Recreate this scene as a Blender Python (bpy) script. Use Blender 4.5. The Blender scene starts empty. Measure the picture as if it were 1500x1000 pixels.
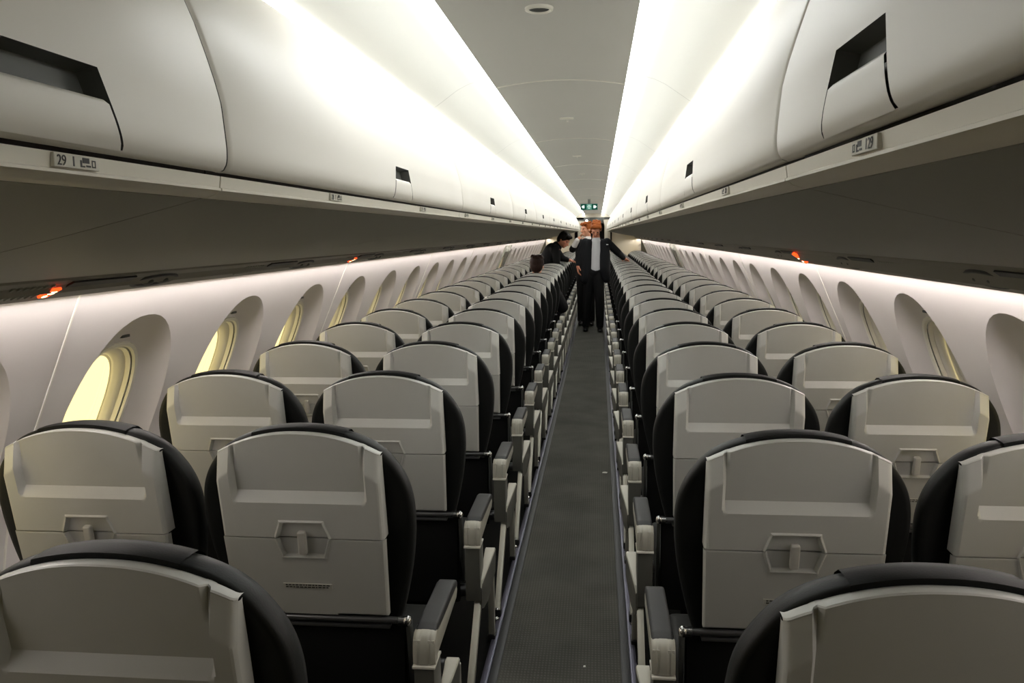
import bpy, bmesh, math, random
from mathutils import Vector, Matrix
random.seed(7)
PI = math.pi
C = bpy.context.scene.collection
SC = bpy.context.scene

# ------------------------------------------------------------------ materials
def lin(c):
    return tuple(((v/255)/12.92 if v/255 <= 0.04045 else ((v/255+0.055)/1.055)**2.4) for v in c) + (1.0,)

MATS = {}
def mat(name, rgb, rough=0.5, metal=0.0, var=0.06, scale=30.0, bump=0.0, bscale=400.0, spec=0.5):
    m = bpy.data.materials.new(name); m.use_nodes = True
    nt = m.node_tree; b = nt.nodes['Principled BSDF']
    b.inputs['Roughness'].default_value = rough
    b.inputs['Metallic'].default_value = metal
    b.inputs['Specular IOR Level'].default_value = spec
    tc = nt.nodes.new('ShaderNodeTexCoord')
    n = nt.nodes.new('ShaderNodeTexNoise'); n.inputs['Scale'].default_value = scale; n.inputs['Detail'].default_value = 4
    nt.links.new(tc.outputs['Object'], n.inputs['Vector'])
    mx = nt.nodes.new('ShaderNodeMix'); mx.data_type = 'RGBA'
    c = lin(rgb)
    mx.inputs[6].default_value = tuple(v*(1-var) for v in c[:3])+(1,)
    mx.inputs[7].default_value = tuple(min(1, v*(1+var)) for v in c[:3])+(1,)
    nt.links.new(n.outputs['Fac'], mx.inputs[0])
    nt.links.new(mx.outputs[2], b.inputs['Base Color'])
    if bump:
        n2 = nt.nodes.new('ShaderNodeTexNoise'); n2.inputs['Scale'].default_value = bscale
        nt.links.new(tc.outputs['Object'], n2.inputs['Vector'])
        bp = nt.nodes.new('ShaderNodeBump'); bp.inputs['Strength'].default_value = bump; bp.inputs['Distance'].default_value = 0.001
        nt.links.new(n2.outputs['Fac'], bp.inputs['Height']); nt.links.new(bp.outputs['Normal'], b.inputs['Normal'])
    MATS[name] = m
    return m

def emis(name, rgb, strength):
    m = bpy.data.materials.new(name); m.use_nodes = True
    nt = m.node_tree; nt.nodes.remove(nt.nodes['Principled BSDF'])
    e = nt.nodes.new('ShaderNodeEmission'); e.inputs['Color'].default_value = lin(rgb); e.inputs['Strength'].default_value = strength
    nt.links.new(e.outputs['Emission'], nt.nodes['Material Output'].inputs['Surface'])
    MATS[name] = m
    return m

M_BIN = mat('bin_white_plastic', (220, 216, 208), 0.42, var=0.015, scale=4)
M_SILL = mat('bin_sill_plastic', (236, 232, 221), 0.45, var=0.05, scale=9)
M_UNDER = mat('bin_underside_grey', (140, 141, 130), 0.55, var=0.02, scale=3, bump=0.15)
M_PSU = mat('service_rail_grey', (126, 123, 112), 0.5, var=0.03, scale=5)
M_DARK = mat('dark_recess', (22, 22, 20), 0.6)
M_LATCHD = mat('latch_recess_grey', (70, 72, 69), 0.55, var=0.03)
M_CEIL = mat('ceiling_panel_grey', (184, 183, 177), 0.6, var=0.02, scale=3, spec=0.2)
M_COVE = mat('cove_white', (238, 238, 232), 0.5, var=0.01, scale=3)
M_WALL = mat('sidewall_mauve_white', (231, 225, 222), 0.55, var=0.015, scale=5)
M_WFRAME = mat('window_frame_cream', (246, 242, 232), 0.45, var=0.02)
M_WSEAL = mat('window_seal_dark', (30, 29, 26), 0.7)
M_SHELL = mat('seat_shell_grey', (188, 188, 182), 0.42, var=0.025, scale=25, bump=0.12, bscale=700)
M_TRAY = mat('tray_grey_shaded', (172, 172, 166), 0.42, var=0.025, scale=25, bump=0.12, bscale=700)  # shell grey darkened to imitate the shade below the seam
M_LATCH = mat('tray_latch_grey', (176, 174, 166), 0.4, var=0.02)
M_LEATH = mat('black_leather', (29, 30, 29), 0.5, var=0.12, scale=60, bump=0.25, bscale=260, spec=0.2)
M_COVER = mat('headrest_cover_black', (20, 21, 20), 0.6, var=0.1, scale=60, bump=0.2, bscale=260, spec=0.15)
M_FABRIC = mat('black_fabric', (17, 17, 17), 0.9, var=0.2, scale=200, spec=0.1)
M_PAD = mat('armrest_pad_black', (40, 40, 40), 0.6, var=0.05, bump=0.2)
M_CAP = mat('armrest_cap_grey', (166, 164, 152), 0.35, var=0.03)
M_SHROUD = mat('seat_shroud_grey', (84, 84, 78), 0.45, var=0.03)
M_STRUT = mat('seat_cover_lit_top', (178, 176, 164), 0.45, var=0.03)
M_LEG = mat('seat_leg_aluminium', (164, 162, 150), 0.4, metal=0.25, var=0.03)
M_STEEL = mat('polished_steel', (190, 190, 190), 0.25, metal=1.0, var=0.02)
M_TUBE = mat('dark_metal_tube', (92, 92, 92), 0.35, metal=0.7, var=0.05)
M_TRIM = mat('light_trim', (214, 211, 200), 0.4)
M_RAIL = mat('seat_track_rail', (98, 96, 110), 0.35, metal=0.6, var=0.08)
M_STRIPB = mat('black_rubber_strip', (14, 14, 15), 0.5)
M_FLOORB = mat('underseat_carpet', (26, 26, 25), 0.95, var=0.2, scale=300, spec=0.05)
M_LABEL = mat('label_plate_grey', (176, 174, 164), 0.5)
M_PLATE = mat('row_plate_white', (208, 205, 194), 0.5)
M_INK = mat('label_ink_black', (18, 18, 18), 0.6)
M_PAPER = mat('white_paper', (240, 240, 235), 0.7)
M_SKIN = mat('skin', (198, 132, 104), 0.55, var=0.06, scale=20)
M_SKIN2 = mat('skin_pale', (206, 148, 118), 0.55, var=0.06, scale=20)
M_HAIRO = mat('hair_auburn', (128, 68, 30), 0.6, var=0.25, scale=80, spec=0.1)
M_HAIRB = mat('hair_black', (18, 15, 13), 0.6, var=0.3, scale=80, spec=0.1)
M_HAIRD = mat('hair_dark_brown', (40, 27, 22), 0.6, var=0.3, scale=80, spec=0.1)
M_SUIT = mat('suit_black', (21, 22, 25), 0.8, var=0.1, scale=120, spec=0.2)
M_SUIT2 = mat('jacket_black', (16, 16, 17), 0.8, var=0.1, scale=120, spec=0.2)
M_SHIRT = mat('shirt_grey', (188, 189, 192), 0.8, var=0.05, scale=60)
M_SHIRTW = mat('shirt_white', (226, 222, 220), 0.8, var=0.04)
M_SHOE = mat('shoe_black', (12, 12, 12), 0.35)
M_EYE = mat('eye_dark', (25, 18, 15), 0.3)
M_LIP = mat('lip', (150, 80, 70), 0.5)
M_PART = mat('partition_cream', (196, 188, 172), 0.55, var=0.03, scale=6)
M_GALLEY = mat('galley_dark_grey', (58, 54, 50), 0.6, var=0.1)
M_SIGN = mat('sign_housing_grey', (120, 124, 120), 0.5)
M_HATCH = mat('exit_hatch_grey', (176, 172, 160), 0.5, var=0.03)

M_STRIP = emis('led_strip_light', (250, 252, 250), 17.0)
M_STRIP2 = emis('led_cove_light', (250, 252, 250), 25.0)
M_WASH = emis('led_wall_wash', (255, 246, 242), 32.0)
M_SEATFILL = emis('led_seat_fill', (255, 248, 242), 65.0)
M_RED = emis('lit_red_sign', (255, 60, 20), 4.0)
M_REDC = emis('lit_white_core', (255, 222, 170), 5.0)
M_SPOT = emis('galley_spotlight', (255, 246, 225), 12.0)
M_GREEN = emis('exit_green_dark', (12, 74, 58), 0.9)
M_TEAL = emis('exit_green_light', (92, 150, 130), 0.9)
M_PICTO = emis('exit_picto_white', (225, 245, 235), 1.2)

# aisle carpet: fine woven ribs
def carpet_mat():
    m = mat('aisle_carpet_grey', (92, 92, 86), 0.95, spec=0.05)
    nt = m.node_tree; b = nt.nodes['Principled BSDF']
    tc = nt.nodes.new('ShaderNodeTexCoord')
    w = nt.nodes.new('ShaderNodeTexWave'); w.wave_type = 'BANDS'; w.bands_direction = 'X'
    w.inputs['Scale'].default_value = 26; w.inputs['Distortion'].default_value = 0.5; w.inputs['Detail'].default_value = 2
    w2 = nt.nodes.new('ShaderNodeTexWave'); w2.wave_type = 'BANDS'; w2.bands_direction = 'Y'
    w2.inputs['Scale'].default_value = 18; w2.inputs['Distortion'].default_value = 0.6
    n = nt.nodes.new('ShaderNodeTexNoise'); n.inputs['Scale'].default_value = 3.5; n.inputs['Detail'].default_value = 6
    for x in (w, w2, n): nt.links.new(tc.outputs['Object'], x.inputs['Vector'])
    a = nt.nodes.new('ShaderNodeMath'); a.operation = 'MULTIPLY'
    nt.links.new(w.outputs['Fac'], a.inputs[0]); nt.links.new(w2.outputs['Fac'], a.inputs[1])
    a2 = nt.nodes.new('ShaderNodeMath'); a2.operation = 'MULTIPLY_ADD'; a2.inputs[1].default_value = 0.55; 
    nt.links.new(a.outputs[0], a2.inputs[0]); nt.links.new(n.outputs['Fac'], a2.inputs[2])
    r = nt.nodes.new('ShaderNodeValToRGB')
    r.color_ramp.elements[0].position = 0.3; r.color_ramp.elements[0].color = lin((66, 66, 62))
    r.color_ramp.elements[1].position = 1.05; r.color_ramp.elements[1].color = lin((92, 92, 86))
    nt.links.new(a2.outputs[0], r.inputs[0]); nt.links.new(r.outputs[0], b.inputs['Base Color'])
    bp = nt.nodes.new('ShaderNodeBump'); bp.inputs['Strength'].default_value = 0.5; bp.inputs['Distance'].default_value = 0.003
    nt.links.new(a.outputs[0], bp.inputs['Height']); nt.links.new(bp.outputs['Normal'], b.inputs['Normal'])
    return m
M_CARPET = carpet_mat()

def glass_mat():
    m = bpy.data.materials.new('window_glass'); m.use_nodes = True
    nt = m.node_tree; nt.nodes.remove(nt.nodes['Principled BSDF'])
    t = nt.nodes.new('ShaderNodeBsdfTransparent'); t.inputs['Color'].default_value = (0.95, 0.95, 0.93, 1)
    g = nt.nodes.new('ShaderNodeBsdfGlossy'); g.inputs['Roughness'].default_value = 0.05
    f = nt.nodes.new('ShaderNodeFresnel'); f.inputs['IOR'].default_value = 1.3
    x = nt.nodes.new('ShaderNodeMixShader')
    nt.links.new(f.outputs[0], x.inputs[0]); nt.links.new(t.outputs[0], x.inputs[1]); nt.links.new(g.outputs[0], x.inputs[2])
    nt.links.new(x.outputs[0], nt.nodes['Material Output'].inputs['Surface'])
    return m
M_GLASS = glass_mat()

# ------------------------------------------------------------------ mesh helpers
class MB:
    def __init__(self): self.bm = bmesh.new()
    def face(self, pts):
        vs = [self.bm.verts.new(p) for p in pts]
        return self.bm.faces.new(vs)
    def merge(self, other):
        me = bpy.data.meshes.new('tmp'); other.to_mesh(me); other.free(); self.bm.from_mesh(me); bpy.data.meshes.remove(me)
    def box(self, x0, x1, y0, y1, z0, z1, bevel=0.0, seg=2):
        b = bmesh.new()
        vs = [b.verts.new((x, y, z)) for x in (x0, x1) for y in (y0, y1) for z in (z0, z1)]
        for f in ((0, 1, 3, 2), (4, 6, 7, 5), (0, 4, 5, 1), (2, 3, 7, 6), (0, 2, 6, 4), (1, 5, 7, 3)):
            b.faces.new([vs[i] for i in f])
        bmesh.ops.recalc_face_normals(b, faces=b.faces)
        if bevel: bmesh.ops.bevel(b, geom=b.edges[:], offset=bevel, segments=seg, affect='EDGES', profile=0.6)
        self.merge(b); return self
    def prism(self, poly, axis, a0, a1, bevel=0.0, seg=2):
        # poly: 2D points; axis 'x': (y,z) ; axis 'y': (x,z) ; axis 'z': (x,y)
        b = bmesh.new()
        def P(p, a):
            return {'x': (a, p[0], p[1]), 'y': (p[0], a, p[1]), 'z': (p[0], p[1], a)}[axis]
        A = [b.verts.new(P(p, a0)) for p in poly]; B = [b.verts.new(P(p, a1)) for p in poly]
        n = len(poly)
        b.faces.new(A); b.faces.new(B[::-1])
        for i in range(n):
            j = (i+1) % n; b.faces.new((A[i], B[i], B[j], A[j]))
        bmesh.ops.recalc_face_normals(b, faces=b.faces)
        if bevel: bmesh.ops.bevel(b, geom=b.edges[:], offset=bevel, segments=seg, affect='EDGES', profile=0.6)
        self.merge(b); return self
    def tube(self, p, q, r0, r1=None, n=14, cap=True):
        r1 = r0 if r1 is None else r1
        p, q = Vector(p), Vector(q); d = (q-p).normalized()
        u = d.orthogonal().normalized(); v = d.cross(u)
        b = bmesh.new()
        A = [b.verts.new(p+(u*math.cos(2*PI*i/n)+v*math.sin(2*PI*i/n))*r0) for i in range(n)]
        B = [b.verts.new(q+(u*math.cos(2*PI*i/n)+v*math.sin(2*PI*i/n))*r1) for i in range(n)]
        for i in range(n):
            j = (i+1) % n; b.faces.new((A[i], A[j], B[j], B[i]))
        if cap: b.faces.new(A[::-1]); b.faces.new(B)
        bmesh.ops.recalc_face_normals(b, faces=b.faces)
        self.merge(b); return self
    def ell(self, c, r, rot=None, n=16):
        b = bmesh.new()
        bmesh.ops.create_uvsphere(b, u_segments=n, v_segments=max(8, n*3//4), radius=1.0)
        mtx = Matrix.Translation(Vector(c)) @ (rot.to_4x4() if rot else Matrix.Identity(4)) @ Matrix.Diagonal((r[0], r[1], r[2], 1))
        bmesh.ops.transform(b, matrix=mtx, verts=b.verts)
        self.merge(b); return self
    def cap(self, p, q, r0, r1=None, n=14):
        r1 = r0 if r1 is None else r1
        self.tube(p, q, r0, r1, n, True); self.ell(p, (r0,)*3, n=n); self.ell(q, (r1,)*3, n=n); return self
    def chain(self, pts, n=14):
        for (a, ra), (b, rb) in zip(pts[:-1], pts[1:]): self.cap(a, b, ra, rb, n)
        return self
    def grid(self, rows, closed=False, flip=False):
        R = [[self.bm.verts.new(p) for p in row] for row in rows]
        for a, b in zip(R[:-1], R[1:]):
            m = len(a)
            for i in range(m if closed else m-1):
                j = (i+1) % m
                f = (a[i], a[j], b[j], b[i])
                self.bm.faces.new(f[::-1] if flip else f)
        return R
    def build(self, name, m, parent=None, smooth=True, angle=35):
        me = bpy.data.meshes.new(name); self.bm.to_mesh(me); self.bm.free()
        me.materials.append(m)
        if smooth:
            for p in me.polygons: p.use_smooth = True
            me.set_sharp_from_angle(angle=math.radians(angle))
        o = bpy.data.objects.new(name, me); C.objects.link(o)
        if parent: o.parent = parent
        return o

def empty(name, loc=(0, 0, 0)):
    o = bpy.data.objects.new(name, None); o.empty_display_size = 0.1; o.location = loc; C.objects.link(o); return o
def tag(o, label=None, cat=None, group=None, kind=None):
    if label: o['label'] = label
    if cat: o['category'] = cat
    if group: o['group'] = group
    if kind: o['kind'] = kind
    return o
def copy_tree(o, parent=None, skip=()):
    c = o.copy(); C.objects.link(c)
    if parent: c.parent = parent
    for ch in list(o.children):
        if ch.name.split('.')[0] in skip: continue
        copy_tree(ch, c, skip)
    return c
ORD = ['first', 'second', 'third', 'fourth', 'fifth', 'sixth', 'seventh', 'eighth', 'ninth', 'tenth', 'eleventh', 'twelfth', 'thirteenth',
       'fourteenth', 'fifteenth', 'sixteenth', 'seventeenth', 'eighteenth', 'nineteenth', 'twentieth', 'twenty-first', 'twenty-second',
       'twenty-third', 'twenty-fourth', 'twenty-fifth', 'twenty-sixth', 'twenty-seventh', 'twenty-eighth', 'twenty-ninth']
SIDE = {-1: 'left', 1: 'right'}

Y0, Y1 = -1.4, 22.4         # cabin ends
PITCH = 0.78
NROW = 27

# ------------------------------------------------------------------ floor
b = MB(); b.box(-1.52, 1.52, Y0, Y1+3, -0.06, -0.002); tag(b.build('floor', M_FLOORB, smooth=False), kind='structure')
b = MB(); b.box(-0.22, 0.22, Y0, Y1+3, -0.002, 0.0005); tag(b.build('floor_aisle', M_CARPET, smooth=False), kind='structure')
for i, s in enumerate((-1, 1)):
    r = empty('trim_%d' % (1+i)); tag(r, kind='structure')
    b = MB(); b.box(min(s*.22, s*.252), max(s*.22, s*.252), Y0, Y1, -0.002, 0.006, 0.002); b.build('rubber_strip', M_STRIPB, r)
    b = MB()
    b.box(min(s*.252, s*.276), max(s*.252, s*.276), Y0, Y1, -0.002, 0.014, 0.003)
    b.box(min(s*.257, s*.261), max(s*.257, s*.261), Y0, Y1, 0.012, 0.019, 0.001)
    b.build('track_rail', M_RAIL, r)

# ------------------------------------------------------------------ side walls and windows
ZWT = {-1: 1.427, 1: 1.407}      # outer lip of the rail that hides the wall lights
XR = 1.185
WY0, WP = 2.47, 0.795
def wall_x(z):
    zr = 0.95
    if z >= zr: return 1.25+0.437*(1.415-z)
    x = 1.25+0.437*(1.415-zr)
    t = min(1, (zr-z)/0.45)
    return x+0.437*0.45*(t-0.5*t*t)
def spow(v, e): return math.copysign(abs(v)**e, v)
def superell(t, a, bb, e): return a*spow(math.cos(t), 2/e), bb*spow(math.sin(t), 2/e)
ZB, ZT = 0.45, 1.53
EXIT_I = 13
cells = list(range(-4, 25))
nT = 56
for s in (-1, 1):
    wall = MB()
    for i in cells:
        yc = WY0+WP*i; zc = 0.95
        is_exit = (i == EXIT_I)
        if i <= -2:          # out-of-view cells: windows left out to keep light off the nearest seats
            zz = [ZT-(ZT-ZB)*q/14 for q in range(15)]
            wall.grid([[(s*wall_x(z), y, z) for z in zz] for y in (yc-WP/2, yc+WP/2)], flip=(s > 0))
            continue
        corners = [math.atan2(z-zc, y) % (2*PI) for y in (-WP/2, WP/2) for z in (ZB, ZT)]
        ang = sorted(set([2*PI*k/nT for k in range(nT)]+corners))
        def ray_rect(a):
            dy, dz = math.cos(a), math.sin(a)
            t = 1e9
            if abs(dy) > 1e-9: t = min(t, (WP/2)/abs(dy))
            if dz > 1e-9: t = min(t, (ZT-zc)/dz)
            if dz < -1e-9: t = min(t, (zc-ZB)/-dz)
            return dy*t, zc+dz*t
        def ring(a_, b_, e_, zc_, off):
            out = []
            for a in ang:
                # polar superellipse
                dy, dz = math.cos(a), math.sin(a)
                rr = (abs(dy/a_)**e_+abs(dz/b_)**e_)**(-1/e_)
                y, z = dy*rr, zc_+dz*rr
                out.append((s*(wall_x(z)+off), yc+y, z))
            return out
        outer = []
        for a in ang:
            y, z = ray_rect(a); outer.append((s*wall_x(z), yc+y, z))
        def lerp(P, Q, t): return [tuple(p[k]*(1-t)+q[k]*t for k in range(3)) for p, q in zip(P, Q)]
        if is_exit:
            rows = [outer, ring(.16, .225, 2.8, .99, 0.0), ring(.15, .215, 2.8, .99, 0.012)]
            mid = []
        else:
            o1 = ring(.288, .379, 2.2, zc, 0.0)
            o2 = ring(.282, .372, 2.2, zc, 0.006)
            i1 = ring(.186, .250, 2.5, .99, 0.0657)
            def smooth_mid(t):
                e = t
                return lerp(o2, i1, e)
            out_mid = []
            for tt in (.25, .5, .75):
                P = lerp(o1, o1, 0)
                L = lerp(o2, i1, tt)
                out_mid.append([(s*(wall_x(p[2])+0.006+0.0597*(tt**0.75)), p[1], p[2]) for p in L])
            # subdivide plain part so the tilt of the panel is followed
            pl = []
            for tt in (.33, .66):
                L = lerp(outer, o1, tt); pl.append([(s*wall_x(p[2]), p[1], p[2]) for p in L])
            rows = [outer]+pl+[o1, o2]+out_mid+[i1]
        wall.grid(rows, closed=True, flip=(s > 0))
        # the window itself
        r = empty('window_%d' % (2*(i+2)+(1 if s > 0 else 0)-1), (0, 0, 0)); tag(r, kind='structure')
        if is_exit:
            g = MB(); gr = ring(.15, .215, 2.8, .99, 0.0098); g.face(gr); g.build('pane', M_GLASS, r, smooth=False)
            continue
        fr = MB()
        fr.grid([ring(.186, .250, 2.5, .99, 0.0657), ring(.183, .247, 2.5, .99, 0.0608), ring(.172, .236, 2.6, .99, 0.0641), ring(.169, .233, 2.6, .99, 0.0723)], closed=True, flip=(s > 0))
        fr.build('window_frame', M_WFRAME, r)
        sl = MB(); sl.grid([ring(.169, .233, 2.6, .99, 0.0723), ring(.173, .237, 2.6, .99, 0.0764)], closed=True, flip=(s > 0)); sl.build('seal', M_WSEAL, r)
        f2 = MB(); f2.grid([ring(.173, .237, 2.6, .99, 0.0764), ring(.166, .230, 2.6, .99, 0.0772), ring(.163, .227, 2.6, .99, 0.0919), ring(.165, .229, 2.6, .99, 0.0936)], closed=True, flip=(s > 0)); f2.build('shade_track', M_WFRAME, r)
        f3 = MB(); f3.grid([ring(.165, .229, 2.6, .99, 0.0936), ring(.158, .222, 2.6, .99, 0.0969), ring(.150, .214, 2.6, .99, 0.1108), ring(.147, .210, 2.6, .99, 0.1297), ring(.140, .203, 2.6, .99, 0.1313)], closed=True, flip=(s > 0)); f3.build('inner_reveal', M_WFRAME, r)
        g = MB(); g.face(ring(.142, .205, 2.6, .99, 0.1231)); g.build('pane', M_GLASS, r, smooth=False)
        # small shade pull at the head of the reveal
        zt = 1.262; xo = wall_x(zt)+.054
        tb = MB(); tb.box(min(s*(xo-.004), s*(xo+.012)), max(s*(xo-.004), s*(xo+.012)), yc-.022, yc+.022, zt-.007, zt+.007, .002); tb.build('shade_latch', M_LATCHD, r)
    # skirt below the windows, reaching the floor, and the top turned in above the light slot
    yA, yB = WY0+WP*(cells[0]-.5), WY0+WP*(cells[-1]+.5)
    wall.grid([[(s*wall_x(z), y, z) for z in (ZB, .3, .15, -.01)] for y in (yA, yB)], flip=(s < 0))
    wo = wall.build('wall_'+SIDE[s], M_WALL, angle=28); tag(wo, kind='structure')
    # light joint strips between sidewall panels
    for y in [2.07+3*WP*k for k in range(0, 9)]:
        if y > Y1: continue
        zs = [ZT-.02-(ZT-.02-.5)*k/14 for k in range(15)]
        st = MB(); st.grid([[(s*(wall_x(z)-d), y+e, z) for z in zs] for e, d in ((-.005, -.001), (-.003, .003), (.003, .003), (.005, -.001))], flip=(s < 0))
        st.build('panel_joint', M_WFRAME, wo)

# over-wing exit hatches
for i, s in enumerate((-1, 1)):
    yc = WY0+WP*EXIT_I
    d = empty('door_%d' % (i+1)); tag(d, kind='structure')
    b = MB()
    zs = [1.40, 1.36, 1.30, 1.2152]
    def panel(y0, y1, zlist, t=.014):
        b.grid([[(s*(wall_x(z)-tt), y, z) for z in zlist] for y, tt in ((y0, 0), (y0+.01, t), (y1-.01, t), (y1, 0))], flip=(s < 0))
    full = [1.40-.95*k/12 for k in range(13)]
    panel(yc-.37, yc-.17, full); panel(yc+.17, yc+.37, full)
    panel(yc-.175, yc+.175, [1.40, 1.34, 1.28, 1.225]); panel(yc-.175, yc+.175, [.76, .65, .55, .45])
    b.build('hatch_panel', M_HATCH, d)
    b = MB(); xx = wall_x(1.33)
    b.box(min(s*(xx-.035), s*(xx+.02)), max(s*(xx-.035), s*(xx+.02)), yc-.25, yc-.02, 1.30, 1.385, .008)
    b.box(min(s*(xx-.035), s*(xx+.02)), max(s*(xx-.035), s*(xx+.02)), yc+.04, yc+.25, 1.30, 1.385, .008)
    b.build('handle_cover', M_UNDER, d)
    b = MB()
    for yy in (yc-.355, yc+.36):
        b.grid([[(s*(wall_x(z)-tt), y, z) for z in full] for y, tt in ((yy-.012, .0), (yy-.01, .03), (yy+.01, .03), (yy+.012, 0))], flip=(s < 0))
    b.build('hatch_edge', M_UNDER, d)

# ------------------------------------------------------------------ ceiling
NSEG = 18
def zc(x): return 2.094-.021*(x/.2228)**2
SEAM_Y = [2.93+1.76*k for k in range(-2, 12)]
edges = [Y0]+[y for y in SEAM_Y if Y0 < y < Y1]+[Y1]
ce = MB()
for a, c in zip(edges[:-1], edges[1:]):
    xs = [-.2228+.4456*k/NSEG for k in range(NSEG+1)]
    ce.grid([[(x, y, zc(x)+o) for x in [xs[0]]+xs+[xs[-1]] for o in [0]] if False else [(xs[0], y, zc(xs[0])+.03)]+[(x, y, zc(x)) for x in xs]+[(xs[-1], y, zc(xs[-1])+.03)] for y in (a+.0015, c-.0015)])
ceil = ce.build('ceiling', M_CEIL, angle=40); tag(ceil, kind='structure')
for k, y in enumerate(edges[1:-1]):
    b = MB(); xs = [-.2228+.4456*j/NSEG for j in range(NSEG+1)]
    b.grid([[(x, yy, zc(x)+o) for x in xs] for yy, o in ((y-.006, .001), (y-.004, -.002), (y+.004, -.002), (y+.006, .001))])
    b.build('joint_strip', M_TRIM, ceil)
for s in (-1, 1):
    b = MB()
    prof = [(.262, 2.098), (.285, 2.097), (.32, 2.088), (.36, 2.068), (.40, 2.04), (.44, 2.012), (.475, 1.998), (.52, 1.99)]
    for a, c in zip(edges[:-1], edges[1:]):
        b.grid([[(s*x, y, z) for x, z in prof] for y in (a+.001, c-.001)], flip=(s > 0))
    tag(b.build('ceiling_cove_'+SIDE[s], M_COVE, angle=40), kind='structure')
# unseen outer hull slabs, added to stop outside light leaking into the cabin
b = MB(); b.box(-1.30, 1.30, Y0, Y1+3, 2.30, 2.33); tag(b.build('ceiling_hull', M_DARK, smooth=False), kind='structure')
for s in (-1, 1):
    b = MB(); b.box(min(s*1.262, s*1.29), max(s*1.262, s*1.29), Y0, Y1+3, 1.515, 2.31); tag(b.build('wall_upper_'+SIDE[s], M_DARK, smooth=False), kind='structure')
    b = MB(); b.box(min(s*1.60, s*1.62), max(s*1.60, s*1.62), Y1-.1, Y1+2.7, -.06, 2.33); tag(b.build('wall_end_'+SIDE[s], M_DARK, smooth=False), kind='structure')
    b = MB(); b.box(min(s*1.27, s*1.62), max(s*1.27, s*1.62), Y1-.1, Y1-.05, -.06, 2.33); tag(b.build('wall_gap_'+SIDE[s], M_DARK, smooth=False), kind='structure')

LIGHT_Y0 = 0.35
for s in (-1, 1):
    b = MB(); b.prism([(s*.226, 2.076), (s*.262, 2.083), (s*.262, 2.096), (s*.226, 2.096)], 'y', 1.45, Y1-.02)
    tag(b.build('ceiling_light', M_STRIP, smooth=False), 'long glowing white light strip along the %s edge of the grey ceiling panel' % SIDE[s], 'ceiling light', 'ceiling light strips')
    b = MB(); b.prism([(s*.466, 1.989), (s*.484, 1.989), (s*.484, 1.994), (s*.466, 1.994)], 'y', LIGHT_Y0, Y1-.02)
    tag(b.build('cove_light', M_STRIP2, smooth=False), 'glowing white cove light along the top of the %s overhead bins' % SIDE[s], 'cove light', 'cove light strips')
    b = MB(); zt = ZWT[s]; b.prism([(s*1.160, zt+.056), (s*1.200, zt+.056), (s*1.200, zt+.066), (s*1.160, zt+.066)], 'y', 0.5, Y1-.02)
    wl = empty('wall_light', (0, 0, 0)); b.build('upper_strip', M_WASH, wl, smooth=False)
    xw = wall_x(zt-.002)
    b = MB(); b.box(min(s*(xw-.009), s*(xw-.003)), max(s*(xw-.009), s*(xw-.003)), 0.5, Y1-.02, zt-.001, zt+.028); b.build('strip_housing', M_WALL, wl, smooth=False)
    b = MB(); b.grid([[(s*(xw-.0095), y, z) for z in (zt+.001, zt+.026)] for y in (0.5, Y1-.02)], flip=(s > 0)); b.build('seat_fill_strip', M_SEATFILL, wl, smooth=False)  # second hidden strip, added to brighten the window seats
    tag(wl, 'thin light strip washing the top of the %s cabin wall' % SIDE[s], 'wall light', 'wall wash light strips')

# round speaker grille, ceiling placards
sp = empty('ceiling_speaker', (-.007, 2.01, 0)); tag(sp, 'round recessed ceiling speaker with pale ring above the aisle', 'speaker')
b = MB()
def ringz(r, z, n=32): return [(r*math.cos(2*PI*i/n), r*math.sin(2*PI*i/n), z) for i in range(n)]
zz = zc(0)
b.grid([ringz(.034, zz+.001), ringz(.033, zz-.006), ringz(.028, zz-.008), ringz(.024, zz-.004)], closed=True); b.build('ring', M_TRIM, sp)
b = MB(); b.grid([ringz(.024, zz-.004), ringz(.010, zz-.002), ringz(.001, zz-.002)], closed=True); b.build('grille', M_LATCHD, sp)
for k, (y, w) in enumerate(((3.88, .032), (5.75, .030), (7.47, .028))):
    p = empty('ceiling_placard', (-.013, y, zc(0))); tag(p, 'small pale plate with a stud on the ceiling panel, %s ahead of the round speaker' % ORD[k], 'placard', 'small ceiling plates')
    b = MB(); b.box(-w, w, -.02, .02, -.004, .004, .002); b.build('plate', M_TRIM, p)
    b = MB(); b.ell((0, .10, -.001), (.006, .006, .004)); b.build('stud', M_TRIM, p)

# exit sign
ex = empty('exit_sign', (-.006, 12.8, 1.97)); tag(ex, 'green lit exit sign hanging from the ceiling above the standing people', 'exit sign')
b = MB(); b.box(-.135, .135, .004, .034, -.05, .05, .006); b.box(-.02, .02, .012, .026, .05, .115); b.build('housing', M_SIGN, ex)
b = MB(); b.box(-.125, .125, -.002, .006, -.043, .043, .002); b.build('face_panel', M_TEAL, ex)
for q in (-1, 1):
    b = MB(); b.box(q*.083-.042, q*.083+.042, -.006, 0, -.042, .042, .002); pn = b.build('pictogram_panel', M_GREEN, ex)
    b = MB()
    # white door rectangle and arrow head
    b.box(q*.083-.018, q*.083+.012, -.008, -.005, -.022, .022)
    b.prism([(q*.083+q*.012, -.020), (q*.083+q*.034, 0), (q*.083+q*.012, .020)], 'y', -.008, -.005)
    b.build('pictogram', M_PICTO, pn)
b = MB()
for j, w in enumerate((.022, .03, .016)):
    b.box(-w, w, -.006, -.002, .018-.022*j, .026-.022*j)
b.build('lettering', M_PICTO, ex)

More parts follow.
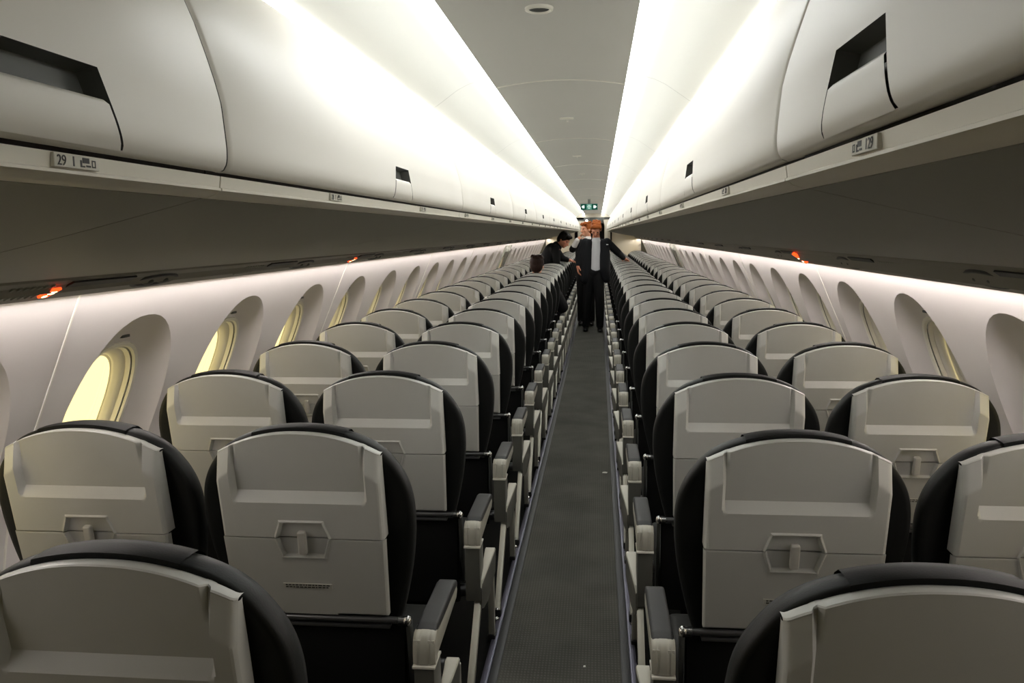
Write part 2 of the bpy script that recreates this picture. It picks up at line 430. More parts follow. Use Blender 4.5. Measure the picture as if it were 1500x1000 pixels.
# ------------------------------------------------------------------ overhead bins
DOORP = [(.378, 1.658), (.3585, 1.6525), (.3510, 1.6555), (.3470, 1.662), (.3455, 1.668), (.3450, 1.676), (.3450, 1.684), (.3455, 1.692), (.3460, 1.700),
         (.3468, 1.708), (.3474, 1.716), (.3481, 1.724), (.3488, 1.732), (.3497, 1.740), (.3525, 1.752), (.357, 1.77), (.366, 1.80), (.379, 1.84),
         (.392, 1.872), (.412, 1.915), (.430, 1.948), (.440, 1.968), (.450, 1.978), (.466, 1.984)]
def door_x(z):
    for (x0, z0), (x1, z1) in zip(DOORP[2:-1], DOORP[3:]):
        if z0 <= z <= z1: return x0+(x1-x0)*(z-z0)/(z1-z0)
    return .345
# latch trapezoid: half widths at z
LZ0, LZ1 = 1.6575, 1.733
def lw(z): return .101-(.101-.066)*(z-LZ0)/(LZ1-LZ0)
def make_bin(L, lat, s):
    """L length, lat latch centre measured from the near end, s side; origin at near end"""
    root = empty('overhead_bin')
    # door with a hole for the latch
    ys = [0.003, .006, .012]+[L*k/10 for k in range(1, 10) if abs(L*k/10-lat) > .14]+[L-.012, L-.006, L-.003]
    ys += [lat-.125+.005*k for k in range(51)]
    ys = sorted(y for y in set(round(v, 5) for v in ys) if 0 < y < L)
    zl = []
    P = []
    for (x, z) in DOORP: P.append((x, z))
    # refine profile in the latch zone
    fine = [(door_x(LZ0+(LZ1-LZ0)*k/18), LZ0+(LZ1-LZ0)*k/18) for k in range(19)]
    P = [p for p in P if p[1] < LZ0-.0005 or p[1] > LZ1+.0005]
    lo = [p for p in DOORP[:3]]; hi = [p for p in DOORP if p[1] > LZ1+.001]
    P = lo+fine+hi
    d = MB(); rec = MB()
    n = len(P)
    def pos(y, j):
        x, z = P[j]
        q = y-lat
        if abs(q) < .125:
            w = lw(min(max(z, LZ0), LZ1)); aq = abs(q)
            aq = aq*w/.085 if aq <= .085 else w+(aq-.085)*(.125-w)/.040
            y = lat+math.copysign(aq, q)
        e = min(y, L-y)
        inset = .004*max(0, 1-(e-.003)/.007)**2 if e < .010 else 0
        return Vector((s*(x+inset), y, z))
    V = {}
    def dv(i, j):
        if (i, j) not in V: V[(i, j)] = d.bm.verts.new(pos(ys[i], j))
        return V[(i, j)]
    inside = set()
    for i in range(len(ys)-1):
        for j in range(n-1):
            ym = (ys[i]+ys[i+1])/2; zm = (P[j][1]+P[j+1][1])/2
            if 3 <= j and LZ0 <= zm <= LZ1 and abs(ym-lat) < .085: inside.add((i, j)); continue
            f = (dv(i, j), dv(i+1, j), dv(i+1, j+1), dv(i, j+1))
            d.bm.faces.new(f if s < 0 else f[::-1])
    # recess : floor pushed back 22 mm
    RV = {}
    for (i, j) in inside:
        for (a, c) in ((i, j), (i+1, j), (i+1, j+1), (i, j+1)):
            cells_ = [(a-1, c-1), (a, c-1), (a-1, c), (a, c)]
            border = not all(q in inside for q in cells_)
            p = pos(ys[a], c)
            RV[(a, c)] = rec.bm.verts.new(p if border else p+Vector((s*.022, 0, 0)))
        f = [RV[k] for k in ((i, j), (i+1, j), (i+1, j+1), (i, j+1))]
        RV = {}
        rec.bm.faces.new(f if s < 0 else f[::-1])
    bmesh.ops.remove_doubles(rec.bm, verts=rec.bm.verts, dist=1e-5)
    door = d.build('door', M_BIN, root, angle=50)
    rec.build('latch_recess', M_LATCHD, door, angle=20)  # recess and groove take a dark colour to imitate their shade
    # paddle: lower half of the trapezoid
    pz = [LZ0-.001+(1.7005-LZ0)*k/6 for k in range(7)]
    pd = MB()
    rows = []
    for z in pz:
        w = lw(z)-.0050
        rows.append([(s*(door_x(max(z, LZ0))-.0005), lat-w+2*w*k/12, z) for k in range(13)])
    w = lw(1.7005)-.0065
    rows.append([(s*(door_x(1.70)+.003), lat-w*.97+1.94*w*k/12, 1.7035) for k in range(13)])
    rows.append([(s*(door_x(1.70)+.018), lat-w*.97+1.94*w*k/12, 1.704) for k in range(13)])
    pd.grid(rows, flip=(s < 0))
    pd.build('latch_paddle', M_BIN, door, angle=50)
    # carcass, coloured near-black so the gap at the door reads as shade
    b = MB(); b.prism([(s*.380, 1.652), (s*.384, 1.74), (s*.40, 1.80), (s*.475, 1.975), (s*1.15, 1.975), (s*1.15, 1.50), (s*.44, 1.632)], 'y', .002, L-.002)
    b.build('carcass', M_DARK, root, smooth=False)
    b = MB()
    b.prism([(s*.3590, 1.6480), (s*.3610, 1.6335), (s*.3585, 1.6325), (s*.3585, 1.6295), (s*.3630, 1.6285), (s*.3690, 1.6240), (s*.3780, 1.6215), (s*.388, 1.6205), (s*.388, 1.636), (s*.378, 1.648)], 'y', .002, L-.002)
    b.build('sill', M_SILL, root, angle=25)
    b = MB()
    pts = []
    for k in range(13):
        t = k/12; x = .3885+(1.078-.3885)*t; z = 1.6195+(1.481-1.6195)*t - .010*math.sin(PI*t)
        pts.append((x, z))
    b.prism([(s*x, z) for x, z in pts]+[(s*1.078, 1.495), (s*.3885, 1.632)], 'y', .0015, L-.0015)
    b.build('bottom_panel', M_UNDER, root, angle=25)
    return root

def glyph_text(txt, size, parent, m, loc, s):
    cu = bpy.data.curves.new('row_number', 'FONT'); cu.body = txt; cu.size = size; cu.extrude = 0.0002; cu.space_character = 1.0
    cu.materials.append(m)
    o = bpy.data.objects.new('row_number', cu); C.objects.link(o); o.parent = parent
    # text plane: local x -> reading direction, local y -> world z
    if s < 0: o.matrix_local = Matrix(((0, 0, 1, loc[0]), (1, 0, 0, loc[1]), (0, 1, 0, loc[2]), (0, 0, 0, 1)))
    else: o.matrix_local = Matrix(((0, 0, -1, loc[0]), (-1, 0, 0, loc[1]), (0, 1, 0, loc[2]), (0, 0, 0, 1)))
    bpy.context.view_layer.update()
    me = bpy.data.meshes.new_from_object(o.evaluated_get(bpy.context.evaluated_depsgraph_get()))
    q = bpy.data.objects.new('row_digits', me); C.objects.link(q); q.parent = parent; q.matrix_local = o.matrix_local.copy()
    bpy.data.objects.remove(o); bpy.data.curves.remove(cu)
    q.name = 'row_number'
    return q
def placard(parent, y, num, s, full):
    """row number plate on the sill; y = middle of plate in the bin's frame"""
    b = MB(); L2 = .034
    b.box(min(s*.3560, s*.3605), max(s*.3560, s*.3605), y-L2, y+L2, 1.6343, 1.6473, .0006, 1)
    pl = b.build('row_placard', M_PLATE, parent)
    xs = s*.3557
    r = 1 if s < 0 else -1          # reading direction along y
    def bar(a, c, z0, z1, bb):
        ya, yb = y+r*a, y+r*c
        bb.box(min(xs, xs+s*.0004), max(xs, xs+s*.0004), min(ya, yb), max(ya, yb), z0, z1)
    k = MB()
    if s < 0: offs = (-.006, .001, .012, .025); tx = -.031
    else: offs = (.007, -.001, -.012, -.027); tx = .0125
    bar(offs[0]-.001, offs[0]+.001, 1.6365, 1.6455, k)                 # divider bar
    q = offs[2]                                                        # seats icon
    bar(q-.008, q-.0055, 1.6365, 1.6430, k); bar(q-.008, q-.001, 1.6365, 1.6380, k); bar(q-.0045, q+.006, 1.6405, 1.6455, k); bar(q+.001, q+.008, 1.6370, 1.6388, k)
    q = offs[3]                                                        # small box icon
    bar(q-.003, q-.0018, 1.6370, 1.6440, k); bar(q+.0018, q+.003, 1.6370, 1.6440, k); bar(q-.003, q+.003, 1.6428, 1.6440, k); bar(q-.003, q+.003, 1.6370, 1.6382, k)
    if full: glyph_text(str(num), .0135, pl, M_INK, (s*.3553, y+r*tx, 1.6362), s)
    else:
        bar(tx, tx+.006, 1.6365, 1.6455, k); bar(tx+.0085, tx+.0145, 1.6365, 1.6455, k)
    k.build('pictograms', M_INK, pl, smooth=False)

bounds = [-1.0, 1.05, 2.93]
while bounds[-1]+1.76 < Y1-.3: bounds.append(bounds[-1]+1.76)
bounds.append(Y1-.35)
lat_for = {0: 0.745+1.0, 1: 2.03-1.05}
for s in (-1, 1):
    proto = None
    for i, (a, c) in enumerate(zip(bounds[:-1], bounds[1:])):
        L = c-a
        if abs(L-1.76) < 1e-6:
            if proto is None: o = proto = make_bin(L, L/2-.03, s)
            else: o = copy_tree(proto, skip=('row_placard',))
        else: o = make_bin(L, lat_for.get(i, L/2)+(-.035 if (i, s) == (0, -1) else 0), s)
        o.location = (0, a, 0)
        tag(o, 'white overhead luggage bin above the %s seats, %s along from the camera' % (SIDE[s], ORD[i]), 'overhead bin', 'overhead bins on the %s side' % SIDE[s])
        for k in range(0, 14):
            y = .745+(.0 if s < 0 else -.003)+PITCH*k
            if a <= y < c: placard(o, y-a, 29-k, s, k < 5)

# service rail under the bins, with vents and lit signs
for i, s in enumerate((-1, 1)):
    zt = ZWT[s]
    zi = 1.481
    b = MB(); b.prism([(s*1.080, zi), (s*1.083, zi-.006), (s*1.135, (zi+zt)/2-.004), (s*(XR-.006), zt+.003), (s*XR, zt), (s*XR, zt+.016), (s*1.12, zt+.018), (s*1.08, zi+.02)], 'y', Y0+.4, Y1)
    tag(b.build('trim_%d' % (3+i), M_PSU, angle=30), kind='structure')
    d = Vector((XR-.006-1.083, 0, zt+.003-(zi-.006))).normalized()
    nrm = Vector((-d.z, 0, d.x));  nrm = -nrm if nrm.z > 0 else nrm
    def at(t, off):
        p = Vector((1.083, 0, zi-.006)).lerp(Vector((XR-.006, 0, zt+.003)), t)+nrm*off
        return (s*p.x, p.z)
    off0 = -.455 if s < 0 else -.42
    n_sp = 0
    for k in range(0, 17):
        y = 2.24+1.19*k
        if y > Y1-.4: break
        lit = k in (0, 2)
        r = empty('service_panel', (0, y, 0))
        tag(r, ('dark panel with glowing red sign under the %s bins, %s of them from the camera' if lit else 'dark unlit oval service panel under the %s bins, %s of them from the camera') % (SIDE[s], ORD[k//2] if k in (0, 2) else ORD[k-1 if k == 1 else k-2]), 'service panel', 'service panels under the %s bins' % SIDE[s])
        # oval lens
        b = MB(); n = 24
        def oval(cy, a_, tc, tb, off):
            out = []
            for q in range(n):
                an = 2*PI*q/n; x, z = at(tc+tb*math.sin(an), off); out.append((x, cy+a_*math.cos(an), z))
            return out
        b.grid([oval(0, .125, .5, .36, .0), oval(0, .120, .5, .34, .006), oval(0, .105, .5, .28, .006), oval(0, .09, .5, .22, .001)], closed=True); b.build('lens_rim', M_STRIPB, r)
        b = MB(); b.face(oval(0, .09, .5, .22, .001)); b.build('lens', M_STRIPB, r, smooth=False)
        b = MB(); b.ell((at(.5, .004)[0], .04, at(.5, .004)[1]), (.018, .018, .010)); b.ell((at(.5, .004)[0], -.04, at(.5, .004)[1]), (.018, .018, .010)); b.build('air_nozzle', M_LATCHD, r)
        # louvred speaker strip and sign
        b = MB()
        for q in range(7):
            yy = off0-.16+.022*q
            b.prism([at(.2, 0), at(.2, .004), at(.8, .004), at(.8, 0)], 'y', yy, yy+.010)
        b.build('louvre', M_UNDER, r, smooth=False)
        b = MB(); b.prism([at(.08, 0), at(.08, .005), at(.62, .005), at(.62, 0)], 'y', off0+.03, off0+.30, .001, 1); b.build('sign_bezel', M_STRIPB, r)
        if lit:
            b = MB()
            b.prism([at(.30, .004), at(.30, .009), at(.72, .009), at(.72, .004)] if s < 0 else [at(.10, .004), at(.10, .016), at(.80, .016), at(.80, .004)], 'y', off0-.018, off0+.012)
            sg = b.build('lit_sign', M_RED, r, smooth=False)
            b = MB()
            hh = .009 if s < 0 else .016
            b.prism([at(.40, hh), at(.40, hh+.0015), at(.52, hh+.0015), at(.52, hh)], 'y', off0-.012, off0+.008)
            b.prism([at(.60, hh), at(.60, hh+.0015), at(.68, hh+.0015), at(.68, hh)], 'y', off0-.012, off0-.001)
            b.build('sign_symbol', M_REDC, sg, smooth=False)

# ------------------------------------------------------------------ seats
T10 = math.tan(math.radians(10))
ZS = 1.06
def recl(z): return (ZS-z)*T10
def interp(tab, z):
    for (z0, w0), (z1, w1) in zip(tab[:-1], tab[1:]):
        if z0 <= z <= z1:
            return w0+(w1-w0)*(z-z0)/(z1-z0)
    return tab[0][1] if z < tab[0][0] else tab[-1][1]
def sstep(a, c, v):
    t = max(0, min(1, (v-a)/(c-a))); return t*t*(3-2*t)
HW = .2015
def dome(x):
    return 1.109-.052*(min(abs(x), HW)/HW)**2.2
SEAM = .842
# hexagonal latch pocket
def hexhw(z):
    if z > SEAM: return .066-(.066-.051)*(z-SEAM)/(.882-SEAM)
    return .066-(.066-.051)*(SEAM-z)/(SEAM-.795)
def ls(a, c, v): return max(0.0, min(1.0, (v-a)/(c-a)))
def hexdepth(x, z):
    if z > .890 or z < .787: return 0
    e = min(hexhw(min(max(z, .795), .882))-abs(x), (.884-z), (z-.793))
    rim = .0042*ls(-.006, -.003, e)*(1-ls(.0, .002, e))
    return rim-.009*ls(.0, .004, e)
def shell_depth(x, z):
    """positive = towards the passenger behind (camera)"""
    ax = abs(x)
    d = 0.0
    # shoulders bend away above a slanted crease
    zc_ = 1.012-(ax-.168)*.75
    if z > zc_ and ax > .150: d -= (z-zc_)*.36*sstep(.150, .165, ax)
    # literature recess
    rw = .1675
    inner = ls(0, .009, rw-ax)
    bot = ls(.935, .962, z)
    # bottom corners rounded
    ex, ez = ax-(rw-.022), .957-z
    if ex > 0 and ez > 0:
        rr = math.hypot(ex, ez); inner = min(inner, ls(0, .012, .024-rr)); 
    d -= .020*min(inner, bot)
    d += hexdepth(x, z)
    # soft vertical edges
    e = HW-ax
    if e < .008: d -= .008*(1-e/.008)**2
    return d
def fine_x(hw):
    v = {0.0}
    for k in range(1, 42): v.add(round(.002*k, 4))
    for k in range(1, 18): v.add(round(.082+.0041*k, 4))
    for q in (.1675, .1585, .1640, .150, .165, .172, .180, .188, hw-.008, hw-.004, hw-.0015, hw): v.add(round(q, 4))
    v = sorted(q for q in v if q <= hw+1e-6)
    return [-q for q in v[::-1]][:-1]+v
def seat_shell():
    b = MB()
    xs = fine_x(HW)
    zl = [SEAM+.0012]+[SEAM+.002*k for k in range(1, 25)]+[.894+.0082*k for k in range(0, 5)]+[.935, .9385, .943, .948, .953, .9575, .962, .966, .972, .98, .985]
    zl = sorted(set(round(z, 4) for z in zl)); zb = zl[-1]
    n2 = 26
    rows = [[(x, recl(SEAM)+.012-hexdepth(x, SEAM), SEAM+.0004) for x in xs]]
    def put(x, z): return (x, recl(z)-shell_depth(x, z), z)
    for z in zl: rows.append([put(x, z) for x in xs])
    for k in range(1, n2+1): rows.append([put(x, zb+(dome(x)-.004-zb)*k/n2) for x in xs])
    # rounded crown
    for dd, dz in ((-.0006, .0022), (.0025, .0042), (.012, .0050), (None, .0042)):
        row = []
        for x in xs:
            zt = dome(x)-.004; sh = -shell_depth(x, zt)
            row.append((x, recl(zt)+(max(sh+.020, .044) if dd is None else sh+dd), zt+dz))
        rows.append(row)
    b.grid(rows)
    for sg in (-1, 1):
        col = []
        for z in zl+[zb+(dome(HW)-.004-zb)*k/n2 for k in range(1, n2+1)]:
            y0 = recl(z)-shell_depth(HW, z)
            col.append([(sg*HW, y0, z), (sg*(HW+.001), y0+.005, z), (sg*HW, max(recl(z)+.044, y0+.014), z)])
        b.grid(col, flip=(sg > 0))
    bmesh.ops.remove_doubles(b.bm, verts=b.bm.verts, dist=2e-5)
    return b
ZTRAY = .632
def tray():
    b = MB()
    xs = [v/HW for v in fine_x(HW)]
    rows = []
    zs = [SEAM-.0018]+[SEAM-.002*k for k in range(2, 28)]+[SEAM-.054-(SEAM-.054-ZTRAY-.008)*k/16 for k in range(1, 17)]+[ZTRAY+.005, ZTRAY+.002, ZTRAY]
    def hw(z): return .2025-.006*(SEAM-z)/(SEAM-ZTRAY)
    rows.append([(x*hw(SEAM), recl(SEAM)+.014-hexdepth(x*HW, SEAM), SEAM-.0012) for x in xs])
    for z in zs:
        row = []
        for x in xs:
            X = x*hw(z); d = hexdepth(X, z)
            e = min(hw(z)-abs(X), SEAM-z+.002, z-ZTRAY)
            if e < .006 and not abs(X) < .07: d -= .006*(1-max(e, 0)/.006)**2
            row.append((X, recl(z)-d-.001, z))
        rows.append(row)
    rows.append([(x*hw(ZTRAY), recl(ZTRAY)+.014, ZTRAY-.001) for x in xs])
    b.grid(rows, flip=True)
    for sg in (-1, 1):
        b.grid([[(sg*hw(z), recl(z)+.005, z), (sg*hw(z), recl(z)+.022, z)] for z in zs], flip=(sg < 0))
    return b
CUSH = [(.0, 1.117), (.05, 1.1145), (.10, 1.106), (.14, 1.094), (.175, 1.077), (.203, 1.055), (.224, 1.030), (.243, 1.0), (.257, .965), (.2645, .925), (.266, .885),
        (.264, .84), (.257, .78), (.246, .72), (.232, .66), (.216, .60)]
def catmull(P, n):
    out = []
    for i in range(len(P)-1):
        p0 = P[max(i-1, 0)]; p1 = P[i]; p2 = P[i+1]; p3 = P[min(i+2, len(P)-1)]
        if i == 0: p0 = (-P[1][0], P[1][1])
        for k in range(n):
            t = k/n
            out.append(tuple(.5*((2*p1[j])+(-p0[j]+p2[j])*t+(2*p0[j]-5*p1[j]+4*p2[j]-p3[j])*t*t+(-p0[j]+3*p1[j]-3*p2[j]+p3[j])*t**3) for j in (0, 1)))
    out.append(P[-1]); return out
CH = catmull(CUSH, 3)
CO = [(-x, z) for x, z in CH[::-1]]+CH[1:]
def cushion():
    b = MB(); rows = []
    for d, ins in ((.058, .070), (.051, .034), (.045, .014), (.046, .004), (.054, 0), (.078, 0), (.102, .006), (.120, .022), (.130, .050), (.134, .10)):
        f = 1-ins/.266
        rows.append([(x*f, recl(.86+(z-.86)*f)+d, .86+(z-.86)*f) for x, z in CO])
    b.grid(rows)
    last = rows[-1]
    b.face(last)
    b.face(rows[0][::-1])
    b.grid([[r[0] for r in rows], [r[-1] for r in rows]])
    bmesh.ops.remove_doubles(b.bm, verts=b.bm.verts, dist=1e-5)
    bmesh.ops.recalc_face_normals(b.bm, faces=b.bm.faces)
    return b
def ctop(x):
    ax = abs(x)
    for (x0, z0), (x1, z1) in zip(CH[:-1], CH[1:]):
        if x0 <= ax <= x1: return z0+(z1-z0)*(ax-x0)/(x1-x0)
    return 1.0
def headcover():
    b = MB(); W = .115
    rows = []
    for d, dz in ((.046, -.012), (.0425, -.004), (.045, .0015), (.054, .003), (.078, .003), (.102, .000), (.118, -.012), (.136, -.06), (.140, -.12), (.144, -.20)):
        row = []
        for k in range(25):
            x = -W+2*W*k/24; z = ctop(x)+dz
            row.append((x, recl(z)+d, z))
        rows.append(row)
    b.grid(rows)
    return b

def seat_common(root, a):
    sh = seat_shell().build('seat_shell', M_SHELL, root, angle=24)
    tr = tray().build('tray_table', M_TRAY, root, angle=24)
    # latch knob
    b = MB(); b.box(-.0105, .0105, -.008, .008, -.031, .031, .0065, 3)
    kn = b.build('tray_latch', M_LATCH, tr); kn.matrix_local = Matrix.Translation((.0, recl(.832)-.004, .832)) @ Matrix.Rotation(math.radians(10), 4, 'X')
    # instruction label : pale plate with two rows of tiny black marks
    b = MB(); b.box(-.062, .062, -.0012, .0012, -.0065, .0065)
    lb = b.build('instruction_label', M_LABEL, tr); lb.matrix_local = Matrix.Translation((0, recl(.712)-.002, .712)) @ Matrix.Rotation(math.radians(10), 4, 'X')
    b = MB(); rnd = random.Random(3)
    for zz in (.0028, -.0030):
        x = -.056
        while x < .054:
            w = rnd.uniform(.004, .010); b.box(x, min(x+w, .056), -.0016, -.001, zz-.0015, zz+.0015); x += w+.002
    b.build('small_print', M_INK, lb, smooth=False)
    cushion().build('backrest', M_LEATH, root, angle=70)
    headcover().build('headrest_cover', M_COVER, root, angle=60)
    # crossbar with bright end bolts
    zt = .620
    b = MB(); b.tube((-.232, recl(zt)+.004, zt), (.232, recl(zt)+.004, zt), .0085); b.box(-.2, .2, recl(zt)-.004, recl(zt)+.02, zt-.020, zt-.012, .002)
    cb = b.build('crossbar', M_TUBE, root)
    for sg in (-1, 1):
        b = MB(); b.tube((sg*.222, recl(zt)+.002, zt), (sg*.240, recl(zt)+.002, zt), .0125); b.ell((sg*.244, recl(zt), zt+.001), (.012, .013, .014)); b.build('hinge_bolt', M_STEEL, cb)
        b = MB(); b.prism([(recl(.60)-.002, .612), (recl(.60)+.028, .612), (recl(.36)+.03, .36), (recl(.36)-.0, .36)], 'x', min(sg*.238, sg*.250), max(sg*.238, sg*.250), .003)
        b.build('side_frame', M_LATCHD, root)
    # dark fabric pouch closing the back below the tray
    b = MB(); n = 9
    rows = []
    for k in range(n):
        z = .602-(.602-.30)*k/(n-1)
        rows.append([(x*.232, recl(.60)+.018+.012*math.cos(x*1.4)*-1-.012*math.sin(PI*k/(n-1)), z) for x in [-1+.1*q for q in range(21)]])
    b.grid(rows, flip=True); b.box(-.235, .235, recl(.6)+.02, recl(.6)+.035, .30, .60)
    b.build('seat_pocket', M_FABRIC, root, angle=60)
    b = MB(); b.box(-.245, .245, .10, .54, .36, .455, .03, 4); b.build('seat_cushion', M_LEATH, root)
    b = MB(); b.tube((-.272, .14, .325), (.272, .14, .325), .022); b.tube((-.272, .40, .325), (.272, .40, .325), .022); b.build('seat_beam', M_TUBE, root)
    # life vest box under the cushion
    b = MB(); b.box(-.16, .16, .17, .36, .24, .34, .01); b.build('life_vest_box', M_FABRIC, root)

def sx(a, x0, x1): return (min(a*x0, a*x1), max(a*x0, a*x1))
def armrest(root, a, full=True):
    X0, X1 = sx(a, .263, .318)
    b = MB()
    b.prism([(.046, .527), (.046, .588), (.085, .590), (.37, .588), (.378, .575), (.36, .553), (.12, .535)], 'x', X0, X1, .006, 2)
    ar = b.build('armrest', M_CAP, root)
    b = MB()
    b.prism([(.066, .585), (.072, .603), (.10, .609), (.34, .609), (.376, .602), (.388, .588), (.38, .572), (.36, .580)], 'x', X0+(.002 if a > 0 else .001), X1-(.001 if a > 0 else .002), .008, 3)
    b.build('armrest_pad', M_PAD, ar)
    # end cap with two fine grooves
    b = MB(); cx = (X0+X1)/2; hw = (X1-X0)/2
    prof = [(.075, .603), (.060, .601), (.050, .594), (.043, .578), (.040, .556), (.041, .527)]
    rows = []
    for y, z in prof:
        row = []
        for k in range(21):
            t = -1+2*k/20; e = .007*abs(t)**5
            g = .0025 if abs(abs(t)-.45) < .06 else 0
            row.append((cx+hw*t*1.02, y+e+g, z-(e*.6 if z > .59 else 0)))
        rows.append(row)
    b.grid(rows, flip=True)
    for q in (0, 20):
        b.grid([[r[q], (r[q][0], r[q][1]+.03, r[q][2])] for r in rows], flip=(q == 20))
    b.build('end_cap', M_CAP, ar, angle=40)
    b = MB(); b.box(X0-.001, X1+.001, .036, .12, .5175, .5245, .002); b.box(X1-.006 if a > 0 else X0-.001, X1+.001 if a > 0 else X0+.006, .05, .058, .52, .548, .002)
    b.build('trim_line', M_TRIM, ar)
    b = MB(); b.prism([(.041, .518), (.125, .518), (.135, .43), (.115, .36), (.075, .325), (.048, .325)], 'x', X0+.002, X1-.002, .006, 2)
    b.build('armrest_shroud', M_SHROUD, root)
def aisle_bits(root, a):
    X0, X1 = sx(a, .320, .358)
    b = MB()
    sec = []
    for y, xw, z0, z1 in ((.052, .002, .30, .372), (.066, .006, .295, .394), (.12, .015, .30, .415), (.205, .030, .37, .450), (.228, .029, .41, .447)):
        xo = .318+xw; sec.append([(a*.312, y, z0), (a*xo, y, z0), (a*xo, y, z1-.004), (a*(xo-min(.003, xw*.4)), y, z1), (a*.312, y, z1)])
    b.grid(sec, closed=True, flip=(a > 0)); b.face(sec[0][::1 if a > 0 else -1]); b.face(sec[-1][::-1 if a > 0 else 1])
    bmesh.ops.recalc_face_normals(b.bm, faces=b.bm.faces)
    sc_ = b.build('side_cover', M_SHROUD, root)
    b = MB(); b.grid([[(p[2][0], p[2][1], p[2][2]+.0005), (p[3][0], p[3][1], p[3][2]+.0015), (p[4][0], p[4][1], p[4][2]+.0015)] for p in sec], flip=(a < 0)); b.build('cover_lit_top', M_STRUT, sc_)  # paler top face paints in the light falling on the cover
    X0, X1 = sx(a, .293, .316)
    b = MB(); b.prism([(-.205, .045), (-.172, .045), (.115, .345), (.082, .345)], 'x', X0, X1, .003, 2); lg = b.build('leg', M_LEG, root)
    b = MB(); b.box(X0-.004, X1+.004, -.205, -.165, .0, .045, .005); b.build('foot_clamp', M_STRIPB, lg)
    b = MB(); b.ell(((X0+X1)/2, -.222, .014), (.012, .014, .013)); b.ell(((X0+X1)/2, -.20, .046), (.009, .009, .007)); b.build('foot_bolt', M_STEEL, lg)
    b = MB(); b.prism([(.40, .0), (.43, .0), (.42, .33), (.385, .33)], 'x', X0, X1, .003, 2); lg = b.build('leg', M_LEG, root)
    b = MB(); b.box(X0-.004, X1+.004, .39, .45, .0, .03, .005); b.build('foot_clamp', M_STRIPB, lg)
def wall_bits(root, a):
    X0, X1 = sx(-a, .18, .203)
    b = MB(); b.prism([(-.205, .0), (-.172, .0), (.115, .345), (.082, .345)], 'x', X0, X1, .003, 2); b.build('leg', M_LEG, root)
    b = MB(); b.prism([(.40, .0), (.43, .0), (.42, .33), (.385, .33)], 'x', X0, X1, .003, 2); b.build('leg', M_LEG, root)

protos = {}
tmpl = empty('airplane_seat'); seat_common(tmpl, 1)
first = True
for s in (-1, 1):
    a = -s            # aisle direction in the seat's own frame
    for kind, x in (('aisle', .58), ('window', 1.13)):
        if first: r = tmpl; first = False
        else: r = copy_tree(tmpl, skip=('armrest', 'armrest_shroud', 'side_cover', 'leg'))
        r.location = (s*x, 1.04, 0)
        armrest(r, a)
        if kind == 'aisle': aisle_bits(r, a)
        else: wall_bits(r, a)
        protos[(s, kind)] = r
FAR = ('instruction_label', 'headrest_cover', 'side_frame', 'life_vest_box', 'seat_beam', 'trim_line', 'hinge_bolt', 'foot_bolt', 'foot_clamp', 'small_print')
WN = {'aisle': 'aisle', 'window': 'window'}
for k in range(NROW):
    for (s, kind), pr in protos.items():
        o = pr if k == 0 else copy_tree(pr, skip=FAR if k >= 11 else ())
        o.location = (pr.location.x, 1.04+PITCH*k, 0)
        if k == 0: lab = 'grey-backed %s seat nearest the camera on the %s, only its top showing' % (WN[kind], SIDE[s])
        elif k == NROW-1: lab = 'grey-backed %s seat %s of the aisle, in the farthest row' % (WN[kind], SIDE[s])
        else: lab = 'grey-backed airplane %s seat %s of the aisle, in the %s row from the camera' % (WN[kind], SIDE[s], ORD[k])
        tag(o, lab, 'airplane seat', 'airplane %s seats %s of the aisle' % (WN[kind], SIDE[s]))

# ------------------------------------------------------------------ far end of the cabin
b = MB()
for s in (-1, 1):
    b.box(min(s*.50, s*1.5), max(s*.50, s*1.5), Y1, Y1+.05, -.002, 2.2)
b.box(-.5, .5, Y1, Y1+.05, 1.99, 2.2)
tag(b.build('wall_front', M_PART, smooth=False), kind='structure')
b = MB(); b.box(-1.6, 1.6, Y0-.05, Y0, -.06, 2.35); tag(b.build('wall_rear', M_GALLEY, smooth=False), kind='structure')
b = MB(); b.box(-1.6, 1.6, Y1+2.6, Y1+2.65, -.06, 2.35); tag(b.build('wall_galley', M_GALLEY, smooth=False), kind='structure')
b = MB()
for s in (-1, 1): b.box(min(s*.55, s*.6), max(s*.55, s*.6), Y1+.05, Y1+2.6, -.002, 2.2)
tag(b.build('wall_galley_sides', M_GALLEY, smooth=False), kind='structure')
for q, (x0, x1, zt) in enumerate(((-.445, -.215, 1.925), (.27, .485, 1.955))):
    sd = ('left', 'right')[q]
    p = empty('galley_column', ((x0+x1)/2, Y1-.12, 0)); tag(p, 'cream cabinet column %s of the doorway at the far cabin end' % sd, 'column', 'columns at the far doorway')
    w = (x1-x0)/2
    b = MB(); b.prism([(-w*.72, 0), (w*.72, 0), (w*.72, zt-.2), (w, zt-.03), (-w, zt-.03), (-w*.72, zt-.2)], 'y', -.06, .06, .006); b.build('body', M_PART, p)
    b = MB(); b.box(-w-.01, w+.01, -.07, .07, zt-.03, zt+.005, .004); b.build('cap', M_LATCHD, p)
hd = empty('doorway_header', (0, Y1, 1.83)); tag(hd, 'dark header over the doorway at the far cabin end with two small bright lamps', 'doorway header')
b = MB(); b.box(-.25, .29, -.02, .04, 0, .16, .01); b.build('header_panel', M_LATCHD, hd)
for x in (-.175, .105):
    b = MB(); b.tube((x, -.05, .07), (x, -.015, .07), .028); b.build('lamp', M_SPOT, hd, smooth=False)

